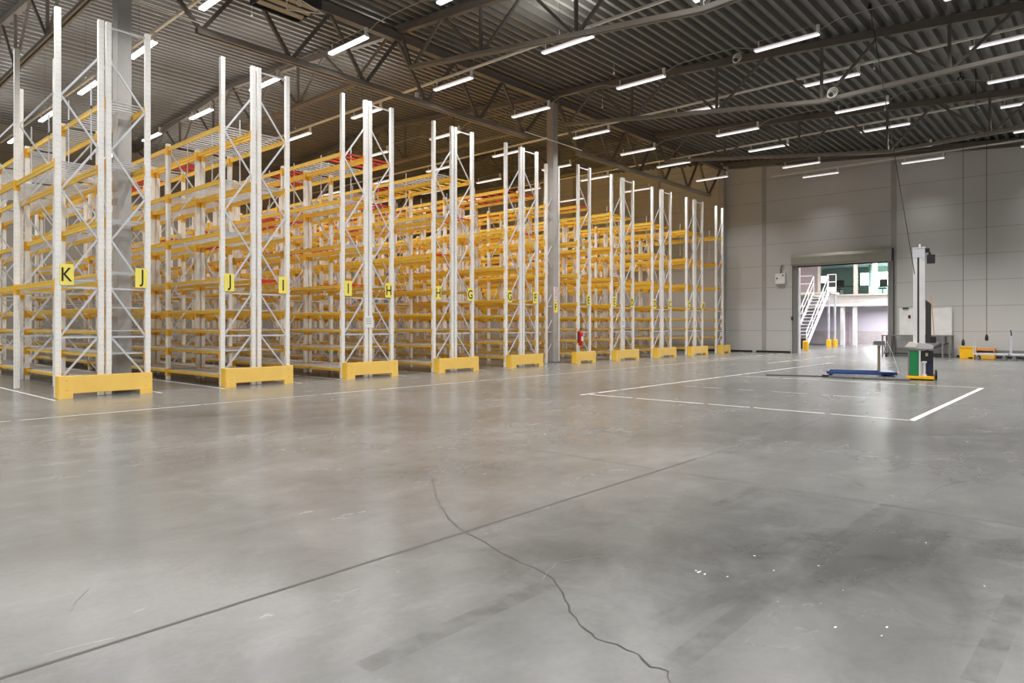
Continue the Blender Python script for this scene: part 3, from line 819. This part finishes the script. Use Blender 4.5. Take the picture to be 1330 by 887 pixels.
# local frame: +x = right in picture, +y = away
s = 16.6/FPX   # metres per pixel here
MB().prism([(-.32, -.25), (.24, -.3), (.3, -.1), (.3, .3), (-.3, .32)], lambda p, q: (p[0], p[1], .1 if q else .03)).build('base_plate', M_bollard, mm, bevel=.01)
MB().box(-.24, .24, -.2, .25, .0, .035).build('underframe', M_black, mm)
MB().box(-.25, -.06, -.18, .18, .1, .70).build('side_panel', M_green, mm, bevel=.01)
MB().box(-.29, -.25, -.16, .16, .1, .72).build('edge_panel', M_grey, mm)
MB().box(-.055, -.02, -.2, -.16, .1, .72).build('rail', M_alu, mm)
MB().box(.03, .24, -.14, .2, .1, .70).build('cabinet', M_navy, mm, bevel=.01)
MB().box(-.03, .22, -.17, -.14, .45, .70).build('dark_cover', M_black, mm)
m = MB().cyl((.06, -.2, .13), (.06, -.2, .44), .025, 12).cyl((.06, -.2, .42), (.06, -.2, .46), .05, 12).cyl((.06, -.2, .1), (.06, -.2, .14), .05, 12); m.build('film_spindle', M_alu, mm)
m = MB().box(.08, .13, -.19, -.17, .58, .66); m.build('control_knob', M_tan, mm)
m = MB(); m.prism([(-.36, .80), (-.30, .76), (-.02, .74), (.24, .74), (.25, .84), (.02, .9), (-.25, .9)], lambda p, q: (p[0], .24 if q else -.24, p[1])); m.build('top_cowl', mat('cowl_grey', (186, 184, 184), .4), mm, bevel=.02)
m = MB(); m.prism([(-.36, .80), (-.12, .79), (-.06, .9), (-.25, .93)], lambda p, q: (p[0], -.1 if q else -.26, p[1])); m.build('cowl_nose', mat('cowl_cream', (222, 218, 206), .4), mm, bevel=.01)
m = MB(); m.mats = [M_alu]
m.box(-.18, -.09, -.12, .02, .86, 3.0); m.box(-.05, .07, -.12, .02, .86, 3.0); m.box(-.18, .07, .0, .06, .86, 3.0)
m.box(-.01, .0, -.125, -.12, .9, 2.95)
m.build('mast', M_alu, mm)
MB().box(-.09, -.05, -.06, 0, .86, 3.0).build('mast_slot', M_dark, mm)
m = MB(); m.box(-.19, .02, -.13, .06, 2.98, 3.2).box(.02, .07, -.13, .06, 2.9, 3.24).box(-.2, .08, -.14, .07, 3.2, 3.23); m.build('mast_head', M_zinc, mm)
MB().cyl((-.04, -.05, 3.23), (-.04, -.05, 3.31), .02, 8).build('cap_bolt', M_white, mm)
m = MB(); m.cyl((.17, -.05, 2.83), (.17, -.05, 3.1), .03, 8).box(.11, .28, -.12, .02, 2.83, 3.04).box(.07, .17, -.07, -.03, 3.1, 3.2); m.build('motor', M_black, mm, bevel=.006)
m = MB(); m.prism([(.08, .9), (.2, .9), (.2, 1.85), (.08, 1.95)], lambda p, q: (p[0], .05 if q else -.04, p[1])); m.build('cable_duct', M_dark, mm)
MB().bar((.2, 0, 2.05), (.26, 0, 1.1), .03, .02).build('strap', M_orange, mm)
m = MB(); m.box(.18, .3, -.06, .06, .9, 1.05); m.build('film_carriage', M_black, mm, bevel=.008)
wlm = MB().torus((.30, -.1, .13), .10, .025, 'X'); wlm.use(M_grey); wlm.cyl((.285, -.1, .13), (.315, -.1, .13), .05, 12); wlm.mats = [M_black, M_grey]; wlm.build('wheel', None, mm)
MB().box(.22, .29, -.12, -.08, .11, .15).build('wheel_arm', M_grey, mm)
# the black wire from the roof to the mast
f0 = 16.4
tp = (SA*f0 + CA*((1130-CX)*f0/FPX), CA*f0 - SA*((1130-CX)*f0/FPX))
pw = (SA*f0 + CA*((1188-CX)*f0/FPX), CA*f0 - SA*((1188-CX)*f0/FPX))
pm = (SA*f0 + CA*((1160-CX)*f0/FPX), CA*f0 - SA*((1160-CX)*f0/FPX))
zz = lambda v: H + (HY-v)*f0/FPX
cb = tag(MB().tube([(tp[0], tp[1], roof(tp[1])+.05), (tp[0], tp[1], zz(10)), (pm[0], pm[1], zz(190)), (pw[0], pw[1], zz(356))], .008, 6).build('power_cable', M_black), 'thin black power cable slanting from the roof down to the machine mast', 'cable')
hk = tag(MB().torus((tp[0], tp[1], zz(4)), .05, .018, 'Y', 14, 6).box(tp[0]-.03, tp[0]+.03, tp[1]-.03, tp[1]+.03, zz(12), zz(6)).build('cable_clamp', M_black), 'black cable clamp where the power cable leaves the roof', 'clamp')

# blue floor scale
sx_, sy_ = floor_pt(1118, 487)
ss = thing('floor_scale', 'blue low platform scale with a display on a post', 'scale', (sx_, sy_, 0), math.atan2(sy_, sx_)-PI/2+.1)
s2 = 18.2/FPX
m = MB().box(-.86, .72, -.46, -.34, .04, .11).box(-.74, .72, .30, .42, .04, .11).box(.42, .80, -.46, .42, .04, .115); m.build('platform_frame', M_blue, ss, bevel=.006)
MB().box(.46, .76, -.42, .38, .115, .12).build('platform_plate', mat('scale_plate', (180, 190, 208), .45), ss)
m = MB()
for (x, y) in ((-.76, -.4), (.6, -.4), (.6, .36), (-.66, .36)): m.cyl((x, y, 0), (x, y, .05), .05, 10)
m.build('foot', M_navy, ss)
MB().cyl((.43, .0, .12), (.43, .0, .82), .035, 12).build('display_post', mat('post_bronze', (150, 136, 116), .4, .4), ss)
m = MB().prism([(-.09, .8), (.08, .8), (.09, .87), (-.05, .92)], lambda p, q: (.43 + (.15 if q else -.15), p[0], p[1])); m.build('display_housing', M_lampw, ss, bevel=.01)
MB().prism([(-.092, .815), (-.058, .91), (-.066, .915), (-.1, .82)], lambda p, q: (.43 + (.135 if q else -.135), p[0], p[1])).build('display_screen', M_led, ss)
MB().tube([(.55, 0, .84), (.58, 0, .7), (.56, -.02, .62), (.6, -.05, .55)], .014, 6).cyl((.6, -.05, .5), (.6, -.05, .56), .035, 8).build('plug', M_black, ss)
MB().tube([(.62, 0, .9), (.75, .1, .62), (.86, .2, .3), (.92, .2, .1), (.85, .1, .01), (.8, -.05, .01)], .007, 6).build('cable', M_rail, ss)
# flat grey ribbon along the floor to the machine
def rib_pt(u, v): x, y = floor_pt(u, v); return (x, y)
def ribbon(pts, wd, th, m, name, label, cat):
    mb = MB(); P = [Vector(rib_pt(*p)) for p in pts]
    for a, b in zip(P, P[1:]): mb.bar((a.x, a.y, th/2), (b.x, b.y, th/2), wd, th)
    return tag(mb.build(name, m), label, cat)
ribbon([(995, 487.3), (1030, 488.2), (1068, 489.2)], .07, .02, M_dark, 'cable_cover', 'thin dark cable cover lying left of the blue scale', 'cable cover')
ribbon([(1068, 489.3), (1078, 489.6)], .16, .05, M_black, 'cable_joint', 'small black cable joint left of the blue scale', 'cable joint')
mb = ribbon([(1078, 490.2), (1110, 492.0), (1150, 493.6), (1182, 494.6)], .17, .045, mat('grey_ribbon', (104, 101, 98), .5), 'floor_ramp', 'flat grey floor duct between the blue scale and the machine base', 'floor duct')

# ------------------------------------------------------------------ unit heater and hanging bits near the roof
hx, hy = 8.1, 14.0
ht = thing('unit_heater', 'dark square unit heater hanging under the roof at the top edge', 'heater', (hx, hy, 8.5))
m = MB(); m.box(-.6, .6, -.5, -.47, 0, .8); m.box(-.6, .6, .47, .5, 0, .8); m.box(-.6, -.57, -.47, .47, 0, .8); m.box(.57, .6, -.47, .47, 0, .8); m.box(-.57, .57, -.47, .47, .7, .8)
m.build('casing', M_dark, ht)
MB().box(-.57, .57, -.47, .47, .1, .14).build('inner_plate', M_black, ht)
for k in range(3):
    y = -.4 + k*.3
    MB().prism([(-.04, .03), (.08, -.01), (.08, 0.01), (-.04, .05)], lambda p, q: ((.56 if q else -.56), y + p[0], p[1])).build('louvre', M_tan, ht)
m = MB(); m.tube([(-.5, -.55, .1), (.62, -.55, -.1), (-.3, -.55, -.32), (-.3, -.55, 0)], .013, 6); m.torus((0, -.55, -.08), .06, .009, 'Y', 16, 6)
m.build('guard_rod', M_lampw, ht)
m = MB(); m.cyl((-.5, 0, .8), (-.5, 0, 1.3), .012, 6).cyl((.5, 0, .8), (.5, 0, 1.3), .012, 6); m.build('hanger', M_dark, ht)
# cable coils clipped to trusses
def at(u, v, X):    # point on plane x = X at a pixel
    y = place(u, X); f = SA*X + CA*y; return (X, y, H + (HY-v)*f/FPX)
for (u, v, X, lab) in ((957, 75, 19.2, 'loop of pale cable hanging under the roof near the middle truss'), (1081, 120, 19.2, 'small bundle of pale cable at the middle truss bottom chord'),):
    p = at(u, v, X); m = MB()
    for k in range(4): m.torus((p[0]+.01*k, p[1]+.02*k, p[2]-.015*k), .13-.015*k, .009, 'X', 20, 6)
    tag(m.build('cable_coil', M_rail), lab, 'cable')
p = at(543, 127, 13.2)
m = MB().box(p[0]-.09, p[0]-.01, p[1]-.05, p[1]+.05, p[2], p[2]+.14).box(p[0]+.15, p[0]+.24, p[1]-.05, p[1]+.05, p[2]-.08, p[2]+.1).bar((p[0]-.1, p[1], p[2]), (p[0]+.3, p[1], p[2]-.04), .03)
tag(m.build('junction_box', M_white), 'pair of small white junction boxes on the main girder', 'junction box')
# thin vertical cables seen on the right
for (u, X, v0, lab) in ((1267, 24.0, 139, 'black hook hanging from the roof near the right edge'), (1247, 24.0, 100, 'black hook hanging from the roof left of the other hook')):
    p = at(u, v0, X)
    tag(MB().cyl((p[0], p[1], roof(p[1])+.05), (p[0], p[1], p[2]), .012, 6).torus((p[0], p[1], p[2]-.06), .06, .02, 'X', 14, 6).build('hook', M_black), lab, 'hook')
# smoke detectors / sprinklers
for k, (u, v, X) in enumerate([(224, 68, 6.4), (327, 22, 9), (615, 85, 15.5), (782, 147, 21), (797, 44, 18), (1135, 80, 21.5), (1149, 154, 26)]):
    p = at(u, v, X); z = min(p[2], roof(p[1]))
    m = MB().cyl((0, 0, .06), (0, 0, 0), .03, 10).cyl((0, 0, .35), (0, 0, .06), .006, 6)
    tag(m.build('sprinkler_head', M_white, None, (p[0], p[1], roof(p[1])-.33)), 'tiny white sprinkler head under the roof deck, %s from the left' % ordn[k], 'sprinkler', 'sprinkler heads')

# ------------------------------------------------------------------ second hall behind the doorway
HX = 51.2
tag(MB().box(WX+.25, 70, 4.0, 4.2, 0, 7).build('wall_hall_right', M_lav), 'pale side wall of the hall beyond the doorway', 'wall', kind='structure')
tag(MB().box(WX+.25, 70, 27.0, 27.2, 0, 7).build('wall_hall_left', M_lav), 'pale left wall of the hall beyond the doorway', 'wall', kind='structure')
tag(MB().box(WX+.25, 70, 4, 27.2, 7.0, 7.2).build('ceiling_hall', M_white), 'white ceiling of the hall beyond the doorway', 'ceiling', kind='structure')
m = MB(); m.box(56.5, 56.7, 4.2, 27, .95, 7.0); m.mats = [M_shutter]; tag(m.build('wall_hall_back'), 'pale slatted back wall of the far hall', 'wall', kind='structure')
tag(MB().box(56.3, 56.7, 4.2, 27, 0, .95).build('baseboard_hall', M_conc), 'grey concrete plinth under the far back wall', 'baseboard', kind='structure')
# mezzanine slab + office front
tag(MB().box(HX, 56.3, 4.2, 27, 2.78, 3.5).build('mezzanine_slab', mat('slab_edge', (196, 190, 184), .6)), 'pale edge of the office mezzanine beyond the doorway', 'slab', kind='structure')
tag(MB().box(HX-.05, HX, 4.2, 27, 2.72, 2.86).build('trim_4', M_white), 'white steel edge under the mezzanine', 'trim', kind='structure')
yw = lambda u: place(u, HX)
of = thing('window_1', None, None, (HX, 0, 0)); of['kind'] = 'structure'
m = MB(); m.mats = [M_ctrim]
ya, yz = yw(1062), 4.3
m.box(-.08, .08, yz, ya, 5.72, 6.05); m.box(-.08, .08, yz, ya, 3.45, 3.55)
for u0, u1 in ((1062, 1065.5), (1108.5, 1113.5), (1133, 1139.5)): m.box(-.08, .08, yw(u1), yw(u0), 3.55, 5.72)
m.build('window_frame', None, of)
for u0, u1 in ((1065.5, 1108.5), (1113.5, 1133), (1139.5, 1170)): MB().box(-.01, .01, yw(u1), yw(u0), 3.55, 5.72).build('pane', M_glass, of)
tag(MB().box(HX-.05, HX+.1, ya, 27, 3.5, 7).build('wall_hall_upper', mat('mauve_wall', (150, 134, 134), .6)), 'mauve upper wall left of the office windows', 'wall', kind='structure')
tag(MB().box(HX-.05, HX+.1, 4.2, ya, 6.05, 7).build('wall_hall_top', M_ctrim), 'cream wall strip above the office windows', 'wall', kind='structure')
# office room
tag(MB().box(56.3, 56.5, 4.2, 27, 3.5, 7).build('wall_office_back', M_office), 'greenish back wall of the upstairs office', 'wall', kind='structure')
tag(MB().box(HX+.1, 56.3, 4.2, ya+2, 5.8, 5.95).build('ceiling_office', M_ceilw), 'pale ceiling of the upstairs office', 'ceiling', kind='structure')
tag(MB().box(HX+3.2, 56.3, yw(1112)-.1, yw(1112), 3.5, 5.8).build('wall_office_divider', M_ogreen), 'green partition inside the upstairs office', 'wall', kind='structure')
X2 = 56.3
for k, (u0, u1, v0, v1) in enumerate(((1117.5, 1133.5, 355, 371.5), (1137, 1160, 354, 371), (1064, 1073, 359, 367.5))):
    a = at(u0, v0, X2); b = at(u1, v1, X2)
    o = thing('window_%d' % (k+2), None, None, (X2, 0, 0)); o['kind'] = 'structure'
    z1 = a[2]; z0 = H + (HY-v1)*(SA*X2+CA*a[1])/FPX
    MB().box(-.03, -.01, b[1], a[1], z0, z1).build('pane', M_sky, o)
    m = MB(); m.box(-.06, -.0, b[1]-.06, b[1], z0-.06, z1+.06).box(-.06, 0, a[1], a[1]+.06, z0-.06, z1+.06).box(-.06, 0, b[1], a[1], z0-.06, z0).box(-.06, 0, b[1], a[1], z1, z1+.06).box(-.05, -.03, b[1], a[1], z1-.32, z1-.28)
    m.build('window_frame', M_white, o)
# office chairs and desk
def ochair(u, X, label):
    y = place(u, X); o = thing('office_chair', label, 'office chair', (X, y, 3.5))
    MB().box(-.24, .24, -.25, .25, .45, .53).build('seat', M_black, o, bevel=.03)
    MB().box(.22, .28, -.25, .25, .6, 1.15).build('backrest', M_black, o, bevel=.03)
    MB().cyl((0, 0, .1), (0, 0, .45), .03, 8).build('gas_lift', M_dark, o)
    m = MB()
    for i in range(5):
        t = 2*PI*i/5; m.bar((0, 0, .1), (.3*math.cos(t), .3*math.sin(t), .06), .04, .03); m.cyl((.3*math.cos(t), .3*math.sin(t), 0), (.3*math.cos(t), .3*math.sin(t), .06), .03, 8)
    m.build('star_base', M_dark, o)
ochair(1090, 52.4, 'black office chair behind the wide upstairs window')
ochair(1146, 53.2, 'black office chair behind the right upstairs window')
o = thing('desk', 'dark topped desk behind the upstairs office windows', 'desk', (53.6, yw(1098), 3.5))
MB().box(-.35, .35, -1.0, 1.0, .72, .76).build('desk_top', M_dark, o)
for y in (-.95, .95): MB().box(-.3, .3, y-.03, y+.03, 0, .72).build('leg', M_white, o)
# white pillars, door, ground floor bits
for u, lab in ((1094, 'white square pillar under the office, left of the other'), (1110, 'white square pillar under the office, right of the other')):
    y = place(u, HX+.25)
    tag(MB().box(-.12, .12, -.12, .12, 0, 2.78).build('white_pillar', M_white, None, (HX+.25, y, 0)), lab, 'pillar')
tag(MB().box(56.2, 56.3, place(1100.5, 56.2), place(1095.5, 56.2), 0, 2.3).box(56.2, 56.29, place(1107, 56.2), place(1101, 56.2), 0, 2.3).build('door_1', mat('grey_lilac_door', (178, 166, 174), .5)), 'lilac grey door at the back of the far hall', 'door', kind='structure')
# stairs
x0, x1, yl, yr, ztop = 41.2, 45.3, 14.4, 13.5, 3.5
st = thing('steel_stairs', 'white steel staircase climbing to the mezzanine beyond the doorway', 'stairs', (x0, yr, 0))
W = yl-yr; Ls = x1-x0
nst = 17
for k in range(1, nst):
    z = ztop*k/nst; x = Ls*k/nst
    MB().box(x-.12, x+.12, .03, W-.03, z-.035, z).build('tread', M_alu, st)
for y in (0, W):
    MB().bar((-.1, y, -.0+.05), (Ls, y, ztop-.08), .04, .24).build('stringer', M_white, st)
    h = MB(); h.bar((0, y, 1.0), (Ls, y, ztop+1.0), .04).bar((0, y, .6), (Ls, y, ztop+.55), .03)
    for q in (0, .25, .5, .75, 1): h.bar((Ls*q, y, ztop*q), (Ls*q, y, ztop*q+1.0), .035)
    h.build('handrail', M_white, st)
ld = thing('stair_landing', 'white steel landing with railings at the top of the stairs', 'landing', (x1, yr, 0))
MB().box(.14, 1.9, -.1, W+3.0, ztop-.14, ztop).box(1.9, HX-x1-.08, W+1.2, W+3.0, ztop-.14, ztop).build('platform', M_ctrim, ld)
r = MB()
for z in (.55, 1.05): r.bar((.05, W+3.0, ztop+z), (HX-x1-.1, W+3.0, ztop+z), .04); r.bar((.05, W+.1, ztop+z), (.05, W+3.0, ztop+z), .04)
for x in (.05, 1.3, 2.6, 3.9, 5.2): r.bar((x, W+3.0, ztop), (x, W+3.0, ztop+1.05), .04)
r.build('railing', M_white, ld)
gt = thing('landing_gate', 'white gate panel at the right side of the stair landing', 'gate', (x1+.9, yr+.42, ztop+.005))
m = MB(); m.box(-.03, .01, -.62, -.58, 0, 1.15).box(-.03, .01, -.10, -.06, 0, 1.15).box(-.03, .01, -.58, -.10, 1.1, 1.15).box(-.03, .01, -.58, -.10, .62, .68); m.build('gate_frame', M_white, gt)
MB().box(-.025, .005, -.58, -.10, 0.0, .32).build('kick_plate', M_white, gt)
MB().box(.05, .08, -.56, -.12, .34, 1.08).build('dark_sheet', M_dark, gt)
for k, (u, v) in enumerate(((1076.5, 450.5), (1084.5, 450.2))):
    x, y = floor_pt(u, v)
    tag(MB().box(-.05, .05, -.05, .05, 0, ztop-.14).build('landing_post', M_zinc, None, (x, y, 0)), 'slim grey post under the landing, %s of two' % ('left' if k == 0 else 'right'), 'post')
    bo = MB().lathe([(.15, 0), (.15, .42), (.12, .48), (.1, .48)], n=16).build('post_protector', M_bollard, None, (x, y, 0))
    tag(bo, 'yellow plastic protector around the foot of the %s landing post' % ('left' if k == 0 else 'right'), 'protector')
x, y = floor_pt(1046.5, 455)
tag(MB().lathe([(.15, 0), (.15, .46), (.12, .52), (.1, .52)], n=16).build('post_protector', M_bollard, None, (x, y, 0)), 'yellow plastic protector at the foot of the stairs', 'protector')
x, y = floor_pt(1042, 453)
tag(MB().box(-.1, .1, -.12, .12, 0, .5).box(-.08,.08,-.18,.08,.5,.62).build('machine_box', M_black, None, (x, y, 0)), 'black box shape beside the foot of the stairs', 'box')
tag(MB().box(-.4, .4, -.5, .5, 0, .04).build('floor_mat', M_dark, None, (place(1063, 50) * 0 + 50, place(1063, 50), 0)), 'dark mat on the floor of the far hall', 'mat')
# unseen lamps added to brighten the far hall, mezzanine underside and office
for k, (x, y) in enumerate(((39, 8.5), (39, 14), (45, 8.5), (45, 18), (50, 11), (38, 20))):
    o = thing('hall_fill_light', 'unseen ceiling light added to brighten the hall beyond the doorway', 'ceiling light', (x, y, 6.96), 0, 'added ceiling lights of the far hall')
    MB().box(-.3, .3, -.6, .6, -.03, .04).build('housing', M_white, o)
    area(o, 0, 0, -.05, 1.2, 470, 170, (.97, .96, 1.0)).data.size = .6
for k, y in enumerate((6, 9, 13)):
    o = thing('hall_fill_light', 'unseen ceiling light added under the mezzanine', 'ceiling light', (53.8, y, 2.74), 0, 'added ceiling lights under the mezzanine')
    MB().box(-.2, .2, -.5, .5, -.03, .03).build('housing', M_white, o)
    area(o, 0, 0, -.05, 1.0, 230, 170, (1, .95, 1)).data.size = .4
o = thing('hall_fill_light', 'unseen ceiling light added inside the upstairs office', 'ceiling light', (53.5, 11, 5.78))
MB().box(-.3, .3, -.6, .6, -.03, .02).build('housing', M_white, o)
area(o, 0, 0, -.05, 1.2, 420, 170, (.9, 1, .97)).data.size = .6

# ------------------------------------------------------------------ world, view
wd_ = bpy.data.worlds.new('world'); sc.world = wd_; wd_.use_nodes = True
wd_.node_tree.nodes['Background'].inputs[0].default_value = (.8, .85, 1, 1); wd_.node_tree.nodes['Background'].inputs[1].default_value = .3
sc.view_settings.view_transform = 'Standard'; sc.view_settings.look = 'None'; sc.view_settings.gamma = 1
sc.view_settings.use_curve_mapping = False
sc.view_settings.exposure = 0.2
cy = sc.cycles
cy.max_bounces = 8; cy.diffuse_bounces = 5; cy.glossy_bounces = 4; cy.transmission_bounces = 6; cy.transparent_max_bounces = 8
cy.use_light_tree = True; cy.sample_clamp_indirect = 6; cy.caustics_reflective = False; cy.caustics_refractive = False
cy.use_denoising = True
